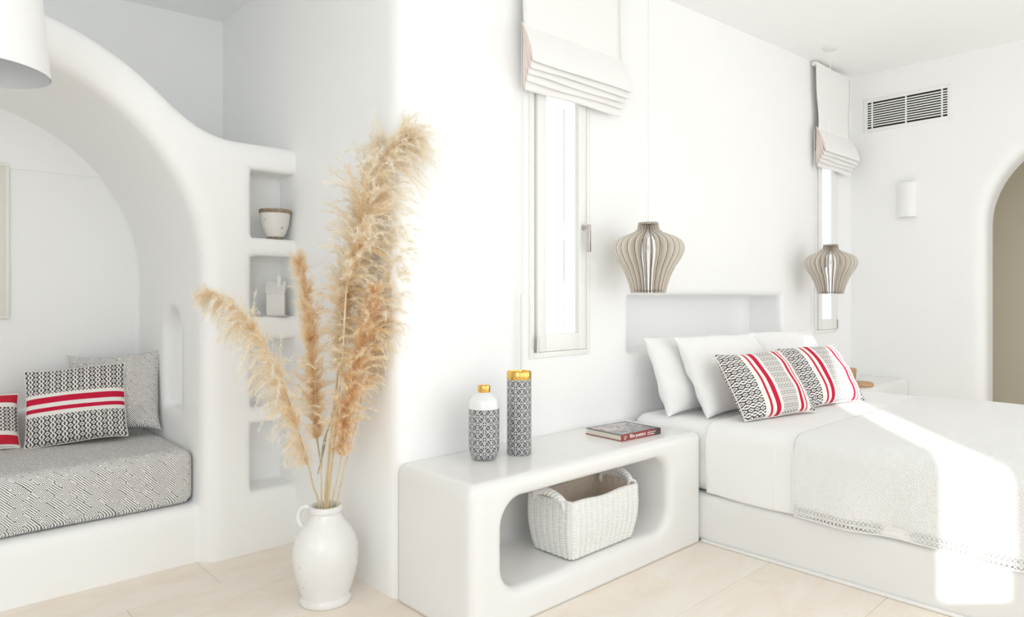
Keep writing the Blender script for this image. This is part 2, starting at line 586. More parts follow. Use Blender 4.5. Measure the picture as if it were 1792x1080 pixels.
WY = 2.36; WX = 1.55; RX = 6.253
W1 = (2.30, 2.742); W2 = (5.507, 5.945); WZ = (.946, 2.42)
def f_back(x, y, z):
    a = smax(WX - x, WY - y, .07)
    a = np.maximum(a, np.minimum(y - 2.70, x - 1.86))
    a = np.maximum(a, np.maximum(x - 6.5, np.maximum(y - 4.45, np.maximum(-.05 - z, z - (ceil_z(x) + .06)))))
    for (p, q) in (W1, W2):
        a = smax(a, -sbox(x, y, z, p + .022, q - .022, 2.2, 3.0, WZ[0] + .022, WZ[1] - .022), .012)
    a = np.maximum(a, -sbox(x, y, z, W1[0], 3.03, 2.42, 3.2, WZ[0] - .05, WZ[1] + .05))
    a = np.maximum(a, -sbox(x, y, z, W2[0], 7.0, 2.386, 3.2, WZ[0] - .05, WZ[1] + .05))
    a = smax(a, -sbox(x, y, z, 3.085, 4.942, 2.2, 2.615, .93, 1.253, .0), .035)
    return a
wb = sdf_mesh('wall_back', f_back, (1.5, 2.3, -.06), (6.5, 4.47, 3.26), .0265, m_wall)
tag(wb, 'white plaster window wall with rounded corner and recessed headboard niche', kind='structure')

def f_right(x, y, z):
    a = np.maximum(RX - x, x - 6.55)
    a = np.maximum(a, np.maximum(-2.4 - y, y - 2.46))
    a = np.maximum(a, np.maximum(-.05 - z, z - 3.24))
    hole = archd(y, z, .666, 1.80, .70)
    return smax(a, -hole, .09)
tag(sdf_mesh('wall_right', f_right, (6.2, -2.4, -.05), (6.56, 2.5, 3.26), .03, m_wall),
    'white plaster wall with air vent and arched doorway', kind='structure')

AC, AZ = .20, 1.35
def f_arch(x, y, z):
    outer = np.sqrt((x - AC) ** 2 + (z - AZ) ** 2) - 1.09
    top = smin(outer, z - 2.0, .16)
    a = smax(top, 3.29 - y, .06)
    a = np.maximum(a, np.maximum(y - 4.44, np.maximum(x - 1.60, np.maximum(-1.14 - x, -.05 - z))))
    rr = .905 - .02 * np.clip((y - 3.3) / 1.0, 0, 1)
    hole = np.maximum(archd(x, z, AC, AZ, rr), y - 4.30)
    a = smax(a, -hole, .085)
    base = smax(3.355 - y, z - .262, .05)
    base = np.maximum(base, np.maximum(np.abs(x - AC) - .95, np.maximum(y - 4.4, -.05 - z)))
    a = smin(a, base, .02)
    led = smax(4.21 - y, z - .67, .04)
    led = np.maximum(led, np.maximum(np.abs(x - AC) - .95, np.maximum(y - 4.4, -.05 - z)))
    a = np.minimum(a, led)
    for z0, z1 in ((1.536, 1.868), (1.147, 1.449), (.703, 1.035), (.294, .627)):
        a = smax(a, -sbox(x, y, z, 1.325, 1.75, 3.1, 3.475, z0, z1), .022)
    nich = np.maximum(archd(y, z, 3.735, 1.055, .128), np.maximum(.675 - z, x - 1.19))
    a = smax(a, -nich, .03)
    return a
tag(sdf_mesh('wall_arch', f_arch, (-1.15, 3.25, -.05), (1.6, 4.45, 2.5), .0225, m_wall),
    'white plaster arch over the daybed with four shelf niches beside it', kind='structure')
tag(box('wall_rear', -1.3, 1.62, 4.29, 4.45, 1.9, 3.02, m_wall), 'white upper wall above the arch', kind='structure')
tag(box('wall_left', -1.5, -1.35, -2.4, 4.45, -.05, 3.0, m_wall), 'white left wall', kind='structure')

# wall behind the camera: terrace opening on the right, narrow window on the left
bm = bmesh.new()
SWX = 3.05 - (0.72 + 2.2) / math.tan(SUN_AZ)
sw0, sw1 = -.99, -.58
y0, y1 = -2.30, -2.20
bbox(bm, -1.5, sw0, y0, y1, -.05, 3.2)
bbox(bm, sw1, 3.4, y0, y1, -.05, 3.2)
bbox(bm, sw0, sw1, y0, y1, -.05, 1.10)
bbox(bm, sw0, sw1, y0, y1, 2.48, 3.2)
bbox(bm, 6.2, 6.6, y0, y1, -.05, 3.2)
bbox(bm, 3.4, 6.2, y0, y1, 2.6, 3.2)
tag(from_bm('wall_front', bm, m_wall, smooth=False), 'white wall behind the viewer with a terrace opening', kind='structure')

# corridor beyond the arched doorway
bm = bmesh.new()
bbox(bm, 7.55, 7.65, -1.6, 2.6, -.05, 2.9)
bbox(bm, 6.55, 7.65, 2.4, 2.5, -.05, 2.9)
bbox(bm, 6.55, 7.65, -1.6, -1.5, -.05, 2.9)
bbox(bm, 6.55, 7.65, -1.6, 2.5, 2.8, 2.9)
bbox(bm, 6.55, 7.65, -1.6, 2.5, -.12, 0)
tag(from_bm('wall_corridor', bm, m_hall, smooth=False), 'grey beige corridor wall beyond the arched doorway', kind='structure')

# ------------------------------------------------------------------ windows
def window(name, x0, x1, hinge_left, label):
    w = empty(name, ((x0 + x1) / 2, WY, WZ[0])); tag(w, label, kind='structure')
    hw = (x1 - x0) / 2; H = WZ[1] - WZ[0]
    def ring(nm, a, t, zb, yf, yb, mat, t2=None):
        bm = bmesh.new(); t2 = t2 or t
        bbox(bm, -a, -a + t, yf, yb, zb, H - zb, .003)
        bbox(bm, a - t, a, yf, yb, zb, H - zb, .003)
        bbox(bm, -a + t, a - t, yf, yb, zb, zb + t2, .003)
        bbox(bm, -a + t, a - t, yf, yb, H - zb - t2, H - zb, .003)
        return from_bm(nm, bm, mat, w)
    ring('window_frame', hw, .028, 0, -.012, .025, m_paint)
    ring('gasket', hw - .0275, .020, .0275, .012, .024, m_groove)
    sash = ring('window_sash', hw - .043, .058, .030, -.022, .006, m_paint, .085)
    bm = bmesh.new()
    bbox(bm, -(hw - .095), hw - .095, -.004, .001, .11, H - .11)
    from_bm('window_pane', bm, m_glass, w)
    bm = bmesh.new()
    s = 1 if hinge_left else -1
    sx = (.355 if hinge_left else .60)
    bbox(bm, sx, sx + .005, .30, .306, .12, H - .1)
    from_bm('shutter_edge', bm, m_white, w)
    # handle
    hx = s * (hw - .065)
    bm = bmesh.new()
    tube(bm, [(hx, -.022, .66), (hx, -.030, .66)], .016, 16)
    from_bm('handle_rosette', bm, m_steel, sash)
    bm = bmesh.new()
    tube(bm, [(hx, -.03, .66), (hx, -.060, .66)], .0075, 12)
    bbox(bm, hx - .008, hx + .008, -.068, -.052, .53, .672, .003)
    from_bm('window_handle', bm, m_steel, sash)
    bm = bmesh.new()
    gx = -s * (hw - .036)
    tube(bm, [(gx, -.026, .03), (gx, -.026, .105)], .007, 12)
    tube(bm, [(gx, -.026, .048), (gx, -.026, .052)], .0085, 12)
    from_bm('window_hinge', bm, m_steel, w)
window('window_1', *W1, True, 'tall narrow white casement window above the bench')
window('window_2', *W2, False, 'narrow white casement window at the far side of the bed')

# ------------------------------------------------------------------ roman blinds
def blind(xl, xr, zb, label, waist=0.0, chain=(0, 0)):
    r = empty('roman_blind', ((xl + xr) / 2, WY, zb), label=label, cat='blind', group='roman blinds over the windows')
    hw = (xr - xl) / 2
    zt = ceil_z(xl) - zb - .012
    bm = bmesh.new(); bbox(bm, -hw, hw, -.045, -.012, zt - .03, zt, .003)
    from_bm('headrail', bm, m_paint, r)
    # flat cloth, slightly waisted
    nx, nz = 16, 40
    def cloth(name, zlo, zhi, fy, mat, over=0):
        V = []; Q = []
        for j in range(nz + 1):
            t = j / nz; z = zlo + (zhi - zlo) * t
            for i in range(nx + 1):
                s = i / nx * 2 - 1
                wz = 1 - waist * math.exp(-((z - .40) / .16) ** 2)
                V.append((s * (hw + over) * wz, fy(t, s), z))
        n0 = len(V)
        V += [(a, b + .0035, c) for a, b, c in V]
        for j in range(nz):
            for i in range(nx):
                q = [j * (nx + 1) + i, j * (nx + 1) + i + 1, (j + 1) * (nx + 1) + i + 1, (j + 1) * (nx + 1) + i]
                Q.append(q); Q.append([k + n0 for k in reversed(q)])
        for j in range(nz):
            for i in (0, nx):
                a, b2 = j * (nx + 1) + i, (j + 1) * (nx + 1) + i
                Q.append([a, b2, b2 + n0, a + n0] if i == 0 else [b2, a, a + n0, b2 + n0])
        for i in range(nx):
            Q.append([i, i + n0, i + 1 + n0, i + 1])
        return np_mesh(name, V, Q, mat, r)
    cloth('cloth', .26, zt - .01, lambda t, s: -.05 - .02 * math.sin(t * math.pi) * (1 - t) * 0 - .012 * (1 - t) ** 3, m_blind)
    # stack of folds: nested drop loops, outermost shortest
    for k in range(5):
        top = .315 - .010 * k; bot = .115 - .027 * k
        if k == 4: bot = 0.0
        yo = -.125 + .018 * k
        n = 18
        prof = []; back = []
        for i in range(n + 1):
            t = i / n
            bul = math.sin(math.pi * min(1, t ** 1.35))
            cy = -.048 + (yo + .048) * (t ** .75)
            thick = .0018 + .0068 * math.sin(math.pi * t ** 1.6)
            prof.append((cy - thick, top + (bot - top) * t))
            back.append((cy + thick, top + (bot - top) * t))
        loop = prof + back[::-1]
        hx = hw + .008 - .004 * k
        V = []; Q = []; m = len(loop); segs = 14
        for j in range(segs + 1):
            s = j / segs * 2 - 1
            for (a, b) in loop:
                V.append((s * hx, a + .002 * math.sin(s * 5 + k), b - .008 * (s + 1) / 2 * 0 + .003 * math.sin(s * 3.3 + 2 * k)))
        for j in range(segs):
            for i in range(m):
                i2 = (i + 1) % m
                Q.append([j * m + i, j * m + i2, (j + 1) * m + i2, (j + 1) * m + i])
        np_mesh('fold', V, Q, m_blind, r)
        # pale pink edge hem seen at the end of the fold
        bm = bmesh.new()
        a = [bm.verts.new((-hx - .001, yy, zz)) for yy, zz in loop]
        f = bm.faces.new(a)
        c = bmesh.ops.extrude_face_region(bm, geom=[f])
        for v in [g for g in c['geom'] if isinstance(g, bmesh.types.BMVert)]: v.co.x += .004
        from_bm('fold_hem', bm, m_blind_pink, r)
    # bead chain with its tube
    cx = -hw + .012
    bm = bmesh.new(); tube(bm, [(cx, -.028, chain[0] - zb), (cx, -.028, chain[1] - zb)], .0065, 10)
    from_bm('chain_tube', bm, m_plug, r)
    bm = bmesh.new(); tube(bm, [(cx + .001, -.028, chain[1] - zb), (cx + .001, -.028, .3)], .002, 6)
    tube(bm, [(cx + .012, -.026, chain[1] - zb + .0), (cx + .012, -.026, .3)], .002, 6)
    from_bm('bead_chain', bm, m_plug, r)
    return r
blind(2.213, 2.945, 2.222, 'white linen roman blind raised in folds above the window over the bench', 0, (.60, 1.26))
blind(5.43, 6.10, 2.275, 'white linen roman blind with nipped waist on the far window by the vent', .10, (1.0, 1.3))

# ------------------------------------------------------------------ built in masonry
def f_bench(x, y, z):
    a = sbox(x, y, z, 1.553, 3.068, 1.885, 2.52, -.2, .562, .036)
    hole = np.maximum(rrect(x, z, 1.712, 2.79, .128, .478, .105), y - 2.30)
    a = smax(a, -hole, .05)
    return np.maximum(np.maximum(a, -z), y - 2.362)
bench = sdf_mesh('masonry_bench', f_bench, (1.55, 1.88, 0), (3.07, 2.38, .57), .0145, m_polish)
tag(bench, 'white polished masonry bench with rounded opening under the tall window', 'bench')
def f_ns(x, y, z):
    a = sbox(x, y, z, 4.955, 6.4, 1.90, 2.52, -.2, .562, .03)
    return np.maximum(np.maximum(a, -z), np.maximum(y - 2.362, x - 6.255))
tag(sdf_mesh('masonry_ledge', f_ns, (4.95, 1.89, 0), (6.27, 2.38, .57), .03, m_polish),
    'white masonry ledge at the far side of the bed, below the far window', 'ledge')
def f_plat(x, y, z):
    a = sbox(x, y, z, 3.072, 4.95, .2, 2.6, -.2, .240, .025)
    return np.maximum(np.maximum(a, -z), y - 2.362)
plat = sdf_mesh('bed_platform', f_plat, (3.06, .19, 0), (4.96, 2.38, .25), .024, m_polish)
tag(plat, 'white masonry platform carrying the double bed', 'bed base')
bm = bmesh.new(); bbox(bm, 3.056, 3.075, .2, 1.884, .0005, .014, .004)
from_bm('skirting_bead', bm, m_white, plat)

# ------------------------------------------------------------------ bed
def wob(x, y, z, a):
    return a * (np.sin(7.3 * x + 3.1 * z) * np.sin(5.9 * y + 1.3) + .5 * np.sin(17 * y + 9 * z + 4 * x))
def f_matt(x, y, z):
    return sbox(x, y, z, 3.085, 4.94, .235, 2.345, .243, .596, .07)
def f_sheet(x, y, z):
    hem = .010 * np.sin(y * 9) * np.clip((.45 - z) / .2, 0, 1)
    a = sbox(x + hem, y, z, 3.068, 4.955, .222, 2.6, -.1, .606, .075) + wob(x, y, z, .0012)
    return smax(a, np.maximum(.2475 + .003 * np.sin(y * 7) - z, y - 1.865), .006)
def f_spread(x, y, z):
    hem = (.012 * np.sin(y * 11 + .5) + .006 * np.sin(y * 23)) * np.clip((.5 - z) / .25, 0, 1)
    a = sbox(x + hem, y, z, 3.050, 4.965, .205, 2.6, -.1, .616, .08) + wob(x, y, z, .0015)
    return smax(a, np.maximum(.292 + .004 * np.sin(y * 9) - z, y - 1.405), .006)
mt = sdf_mesh('mattress', f_matt, (3.08, .23, .24), (4.95, 2.35, .6), .03, m_sheet)
tag(mt, 'white sheeted double mattress on the masonry platform', 'mattress')
sh = sdf_mesh('bed_sheet', f_sheet, (3.04, .2, .23), (4.97, 1.88, .62), .0125, m_sheet)
tag(sh, 'smooth white top sheet hanging over the bed side next to the bench', 'sheet')
sp = sdf_mesh('bedspread', f_spread, (3.02, .18, .27), (4.98, 1.42, .63), .0125, m_waffle)
tag(sp, 'white waffle weave bedspread with crochet lace hem over the foot half of the bed', 'bedspread')
# crochet lace border along the hem
bm = bmesh.new()
def hemx(y, z):
    return 3.050 - (.012 * math.sin(y * 11 + .5) + .006 * math.sin(y * 23)) * min(1, max(0, (.5 - z) / .25)) + .004
y = .235; st = .0165
while y < 1.395:
    for sgn in (1, -1):
        for r0 in range(2):
            za = .252 + .021 * r0; zb2 = za + .021
            ya, yb = (y, y + st) if sgn > 0 else (y + st, y)
            o = .004 * math.sin(y * 9)
            tube(bm, [(hemx(ya, za) - .002, ya, za + o), (hemx((ya + yb) / 2, za) - .004, (ya + yb) / 2, (za + zb2) / 2 + o), (hemx(yb, zb2) - .002, yb, zb2 + o)], .0021, 5)
    y += st
for zz, rr in ((.250, .0036), (.273, .0026), (.296, .003)):
    ptsl = [(hemx(q, zz) - .002, q, zz + .004 * math.sin(q * 9)) for q in np.linspace(.235, 1.40, 90)]
    tube(bm, ptsl, rr, 6)
lace = from_bm('lace_trim', bm, m_lace, sp, sharp=0)
tag(lace, kind='stuff')
bm = bmesh.new()
tube(bm, [(hemx(1.402, z) - .001, 1.403, z) for z in np.linspace(.255, .545, 14)], .003, 6)
from_bm('edge_hem', bm, m_lace, sp)
for yy in (1.86, 1.50):
    bm = bmesh.new()
    tube(bm, [(3.068 - .010 * math.sin(yy * 9) * min(1, max(0, (.45 - z) / .2)) + .0005, yy, z) for z in np.linspace(.252, .535, 14)], .0022, 6)
    from_bm('sheet_seam', bm, m_sheet, sh)

# ------------------------------------------------------------------ pillows
def pillow_mesh(w, h, t, seed=0, pinch=.07, sag=.0, nx=44, nz=34, wr=.006):
    rs = np.random.default_rng(seed)
    ph = rs.uniform(0, 6.28, 12)
    V = []; UV = []
    def pt(u, v, s):
        x = w / 2 * u * (1 - pinch * (1 - v ** 4) * abs(u) ** 3)
        z = h / 2 * v * (1 - pinch * 1.1 * (1 - u ** 4) * abs(v) ** 3)
        prof = ((1 - u ** 2) ** .42) * ((1 - v ** 2) ** .42)
        # belly sinks a little to the bottom
        prof *= 1 + sag * (-v)
        wrn = wr * (math.sin(5 * u + 3 * v + ph[0]) * math.sin(4 * v - 2 * u + ph[1]) + .6 * math.sin(9 * u * v + ph[2] + 4 * v) + .5 * math.sin(13 * u + ph[3] + 2 * v) * abs(v) ** 2 + .5 * math.sin(12 * v + ph[4]) * u * u)
        y = s * (t / 2) * prof + s * wrn * min(1, prof * 2)
        return (x, y, z + .004 * math.sin(3 * u + ph[5]) * abs(v))
    me_v = []; idx = {}
    for s in (-1, 1):
        for j in range(nz + 1):
            for i in range(nx + 1):
                u = math.sin((i / nx - .5) * math.pi); v = math.sin((j / nz - .5) * math.pi)
                edge = i in (0, nx) or j in (0, nz)
                if edge and s == 1: idx[(s, i, j)] = idx[(-1, i, j)]; continue
                idx[(s, i, j)] = len(me_v)
                me_v.append(pt(u, v, s)); UV.append(((u + 1) / 2, (v + 1) / 2))
    Q = []
    for s in (-1, 1):
        for j in range(nz):
            for i in range(nx):
                q = [idx[(s, i, j)], idx[(s, i + 1, j)], idx[(s, i + 1, j + 1)], idx[(s, i, j + 1)]]
                Q.append(q if s == -1 else q[::-1])
    rim = [me_v[idx[(-1, i, 0)]] for i in range(nx)] + [me_v[idx[(-1, nx, j)]] for j in range(nz)] + \
          [me_v[idx[(-1, i, nz)]] for i in range(nx, 0, -1)] + [me_v[idx[(-1, 0, j)]] for j in range(nz, 0, -1)]
    return me_v, Q, UV, rim

def pillow(name, w, h, t, mat, loc, yaw, lean, roll=0, label='', cat='pillow', piping=None, seed=0, pinch=.07, sag=.15, wr=.006, group=None, flange=None):
    """loc: middle of the bottom edge; face looks to -Y turned by yaw; lean backwards"""
    e = empty(name, loc, (0, 0, yaw), label, cat, group)
    V, Q, UV, rim = pillow_mesh(w, h, t, seed, pinch, sag, wr=wr)
    rot = Matrix.Rotation(-lean, 4, 'X') @ Matrix.Rotation(roll, 4, 'Y')
    V = [rot @ (Vector(v) + Vector((0, 0, h / 2))) for v in V]
    zmin = min(v.z for v in V)
    V = [v - Vector((0, 0, zmin)) for v in V]
    o = np_mesh('cover', [tuple(v) for v in V], Q, mat, e)
    uvl = o.data.uv_layers.new(name='UVMap')
    li = np.zeros(len(o.data.loops), np.int32); o.data.loops.foreach_get('vertex_index', li)
    uvl.data.foreach_set('uv', np.array(UV, np.float32)[li].ravel())
    if piping:
        bm = bmesh.new()
        rp = [rot @ (Vector(v) + Vector((0, 0, h / 2))) - Vector((0, 0, zmin)) for v in rim]
        q = []
        for p in rp:
            if not q or (p - q[-1]).length > .004: q.append(p)
        tube(bm, q, .0035, 6, closed=True)
        from_bm('piping', bm, piping, e, sharp=0)
    return e

MZ = .598
pillow('pillow', .80, .45, .16, m_pcase, (3.50, 2.11, MZ), R_(0), R_(21), label='white pillow standing against the headboard wall, nearest the bench', group='white bed pillows', seed=3, pinch=.06, wr=.008)
pillow('pillow', .84, .475, .17, m_pcase, (3.63, 1.925, MZ), R_(-2), R_(27), label='plump white pillow right behind the nearer striped cushion', group='white bed pillows', seed=5, pinch=.06, wr=.008)
pillow('pillow', .76, .46, .17, m_pcase, (4.52, 1.98, MZ), R_(-5), R_(26), label='white pillow at the far side, behind the farther striped cushion', group='white bed pillows', seed=8, pinch=.06, wr=.008)
pillow('striped_cushion', .57, .385, .15, m_cush_v, (3.49, 1.665, .607), R_(-12), R_(33), label='black, white and red striped cushion nearest the bench side of the bed', cat='cushion', piping=m_piping, group='striped cushions on the bed', seed=11, pinch=.05, wr=.003)
pillow('striped_cushion', .57, .385, .15, m_cush_v, (4.12, 1.64, .607), R_(-12), R_(31), label='black, white and red striped cushion farther along the bed, in the sunlight', cat='cushion', piping=m_piping, group='striped cushions on the bed', seed=12, pinch=.05, wr=.003)

# ------------------------------------------------------------------ daybed
def f_dm(x, y, z):
    return sbox(x, y, z, -.70, 1.098, 3.40, 4.20, .264, .522, .05) + .002 * np.sin(9 * x) * np.sin(7 * y)
tag(sdf_mesh('daybed_mattress', f_dm, (-.71, 3.38, .26), (1.11, 4.22, .53), .018, m_diamond),
    'grey diamond print mattress on the alcove daybed', 'mattress')
DZ = .521
pillow('print_pillow', .47, .43, .13, m_diamond, (.885, 3.985, DZ), R_(-33), R_(12), roll=R_(-3), label='grey diamond print pillow in the right corner of the daybed', seed=21, pinch=.10)
pillow('striped_cushion', .43, .385, .13, m_cush_h, (.712, 3.895, DZ), R_(-15), R_(22), roll=R_(-3), label='square cushion with two red stripes, leaning on the grey print pillow', cat='cushion', piping=m_piping, group='striped cushions on the daybed', seed=22, pinch=.04, wr=.003)
pillow('striped_cushion', .45, .28, .13, m_cush_e, (.268, 3.99, DZ), R_(0), R_(30), roll=R_(2), label='cushion with red edges cut by the left border of the picture', cat='cushion', piping=m_piping, group='striped cushions on the daybed', seed=23, pinch=.04, wr=.003)

pf = empty('picture_frame', (.30, 4.30, 1.142), label='cream panel frame hanging on the back wall of the alcove', cat='picture')
bm = bmesh.new()
bbox(bm, -.2, .178, -.02, -.001, 0, .773, .003)
from_bm('panel', bm, M('cream_panel', (.80, .775, .72), .6), pf)
bm = bmesh.new()
for a in ((-.205, .183, -.028, 0, -.008, .008), (-.205, .183, -.028, 0, .765, .781), (.167, .183, -.028, 0, .008, .765), (-.205, -.189, -.028, 0, .008, .765)):
    bbox(bm, *a, .003)
from_bm('frame', bm, M('cream_frame', (.84, .825, .79), .5), pf)

# ------------------------------------------------------------------ shelf objects
c = P(485.5, 414, 3.46); c.x = min(c.x, 1.47); c.z = 1.537
pot = empty('ceramic_pot', (1.468, 3.345, 1.536), label='weathered white pot with brown rim in the top shelf niche', cat='pot')
bm = bmesh.new()
lathe(bm, [(.0, .012), (.038, .012), (.052, .03), (.066, .07), (.0725, .11), (.074, .135), (.068, .135), (.066, .11), (.06, .07), (.04, .03), (0, .025)], 48)
from_bm('body', bm, m_pot, pot)
bm = bmesh.new(); lathe(bm, [(0.0, 0), (.036, 0), (.039, .006), (.036, .014), (0, .014)], 32)
from_bm('foot', bm, m_potrim, pot)
bm = bmesh.new()
lathe(bm, [(.0665, .130), (.0765, .130), (.0785, .139), (.0765, .149), (.069, .149), (.0665, .14)], 48, cap=False)
from_bm('rim', bm, m_potrim, pot)
pr = bpy.data.objects['rim']

hs = empty('house_ornament', (1.478, 3.352, 1.147), (0, 0, R_(-30)), label='small white pierced ceramic house with chimney in the second niche', cat='ornament')
bm = bmesh.new()
pr2 = [(-.050, .007), (.050, .007), (.050, .125), (0, .172), (-.050, .125)]
va = [bm.verts.new((x * 1.0, -.042, z)) for x, z in pr2]; vb2 = [bm.verts.new((x, .042, z)) for x, z in pr2]
bm.faces.new(va); bm.faces.new(vb2)
for i in range(5): bm.faces.new((va[i], va[(i + 1) % 5], vb2[(i + 1) % 5], vb2[i]))
bmesh.ops.transform(bm, matrix=Matrix.Rotation(R_(90), 4, 'Z'), verts=bm.verts)
from_bm('house_body', bm, m_house, hs, smooth=False)
bm = bmesh.new()
for s in (-1, 1):
    k = [bm.verts.new((x, y, z)) for x, y, z in ((-.047, 0, .178), (.047, 0, .178), (.047, s * .056, .124), (-.047, s * .056, .124))]
    k2 = [bm.verts.new((v.co.x, v.co.y, v.co.z - .006)) for v in k]
    bm.faces.new(k); bm.faces.new(k2)
    for i in range(4): bm.faces.new((k[i], k[(i + 1) % 4], k2[(i + 1) % 4], k2[i]))
from_bm('roof', bm, m_house, hs, smooth=False)
bm = bmesh.new(); bbox(bm, .006, .024, -.030, -.012, .14, .205, .001)
from_bm('chimney', bm, m_house, hs)
bm = bmesh.new(); bbox(bm, -.058, .058, -.058, .058, 0, .007, .002)
from_bm('base_plate', bm, M('ornament_base', (.55, .54, .52), .6), hs)
bm = bmesh.new()
for (yy, zz) in ((-.02, .04), (.02, .04), (-.02, .085), (.02, .085)):
    bbox(bm, -.0432, -.0415, yy - .007, yy + .007, zz - .009, zz + .009, 0)
tag(from_bm('window_openings', bm, M('ornament_opening', (.55, .54, .52), .8), hs), kind='stuff')

# ------------------------------------------------------------------ floor jar with pampas
VD = 2.80
vb = P(570, 1050, VD); VX, VY = vb.x, vb.y
jar = empty('floor_jar', (VX, VY, 0), (0, 0, 0), label='large white glazed jar with one handle on the floor, holding pampas grass', cat='vase')
bm = bmesh.new()
lathe(bm, [(.0, 0), (.100, 0), (.104, .006), (.104, .020), (.097, .027), (.0975, .035), (.111, .075), (.123, .118), (.1305, .160), (.1325, .200), (.128, .238), (.116, .272), (.096, .303), (.077, .328), (.066, .345), (.061, .357),
           (.060, .362), (.066, .366), (.068, .375), (.0675, .386), (.064, .391), (.056, .391), (.053, .383), (.052, .36), (.06, .34), (.09, .30), (.118, .25), (.12, .2), (.1, .09), (.08, .03), (0, .02)], 72)
from_bm('body', bm, m_jar, jar, sharp=60)
bm = bmesh.new()
ldir = Vector((-sY, cY, 0))       # image left
hp = [(.058, .372), (.078, .383), (.098, .378), (.112, .356), (.112, .330), (.100, .308), (.092, .298)]
tube(bm, spline([ldir * r + Vector((0, 0, z)) for r, z in hp], 24), [.0105] * 24, 12)
for v in bm.verts: pass
from_bm('handle', bm, m_jar, jar)

def ribbon_hairs(path, count, Lf, spread, droop, width, seed, bias=None, tintbase=.6, segs=3):
    """feathery plume: drooping branchlets along the rachis, each carrying many fine hairs"""
    rs = np.random.default_rng(seed)
    pa = np.array([tuple(p) for p in spline(path, 80)])
    tan = np.gradient(pa, axis=0); tan /= np.linalg.norm(tan, axis=1)[:, None]
    def nrm(v): return v / (np.linalg.norm(v, axis=-1, keepdims=True) + 1e-9)
    nb = 340
    tb = np.sort(rs.uniform(0, 1, nb)); tb[-12:] = rs.uniform(.9, 1, 12)
    ib = np.minimum((tb * 79).astype(int), 79)
    tg = tan[ib]
    rd = rs.normal(size=(nb, 3)); rd = nrm(rd - tg * (rd * tg).sum(1)[:, None])
    if bias is not None:
        rd = rd + np.array(bias)[None] * rs.uniform(.0, 1.3, (nb, 1)); rd = nrm(rd - tg * (rd * tg).sum(1)[:, None])
    Lb = np.interp(tb, [0, .08, .3, .6, .85, 1], Lf) * rs.uniform(.45, 1.35, nb)
    ang = rs.normal(spread, .18, nb)[:, None]
    d = tg * np.cos(ang) + rd * np.sin(ang)
    K = 9
    cur = pa[ib] + rd * .002
    bp = [cur]; bt = [d]
    for k in range(K):
        d = nrm(d + np.array([0, 0, -1.0]) * droop * .22 * (k + 1) / K * 2 + rs.normal(size=(nb, 3)) * .15)
        cur = cur + d * (Lb / K)[:, None]
        bp.append(cur); bt.append(d)
    bp = np.stack(bp, 1); bt = np.stack(bt, 1)
    pr = Lb / Lb.sum()
    b = rs.choice(nb, count, p=pr)
    s = rs.uniform(0, 1, count) ** .9
    q = s * K; k0 = np.minimum(q.astype(int), K - 1); f = (q - k0)[:, None]
    root = bp[b, k0] * (1 - f) + bp[b, k0 + 1] * f
    tdir = bt[b, k0]
    r2 = rs.normal(size=(count, 3)); r2 = nrm(r2 - tdir * (r2 * tdir).sum(1)[:, None])
    a2 = np.abs(rs.normal(.62, .32, count))[:, None]
    d0 = tdir * np.cos(a2) + r2 * np.sin(a2)
    L = rs.uniform(.013, .036, count) * (1.15 - .5 * s)
    pts = [root]; cur = root.copy(); d = d0.copy()
    for k in range(segs):
        d = nrm(d + np.array([0, 0, -1.0]) * .10 + rs.normal(size=(count, 3)) * .16)
        cur = cur + d * (L / segs)[:, None]; pts.append(cur.copy())
    pts = np.stack(pts, 1)
    side = nrm(np.cross(d0, rs.normal(size=(count, 3))))
    w = width * rs.uniform(.6, 1.3, count)
    prof = np.linspace(1, .3, segs + 1)
    off = side[:, None, :] * w[:, None, None] * prof[None, :, None]
    V = np.stack([pts - off, pts + off], 2).reshape(-1, 3)
    base = (np.arange(count) * (segs + 1) * 2)[:, None]
    qq = np.arange(segs)[None, :] * 2
    F = np.stack([base + qq, base + qq + 1, base + qq + 3, base + qq + 2], 2).reshape(-1, 4)
    btint = rs.normal(0, .10, nb)
    tn = np.clip(tintbase - .20 + .42 * s[:, None] + btint[b][:, None] + rs.normal(0, .08, count)[:, None] + np.linspace(-.06, .10, segs + 1)[None, :], 0, 1)
    tn = np.repeat(tn[:, :, None], 2, 2).reshape(-1)
    return V, F, tn

def plume(parent, path, n, Lf, spread, droop, seed, bias=None, tint=.6, width=.00062):
    V, F, tn = ribbon_hairs(path, n, Lf, spread, droop, width, seed, bias, tint)
    o = np_mesh('plume', V, F, m_plume, parent, smooth=False)
    at = o.data.attributes.new('tint', 'FLOAT', 'POINT'); at.data.foreach_set('value', tn.astype(np.float32))
    tag(o, kind='stuff')
    return o

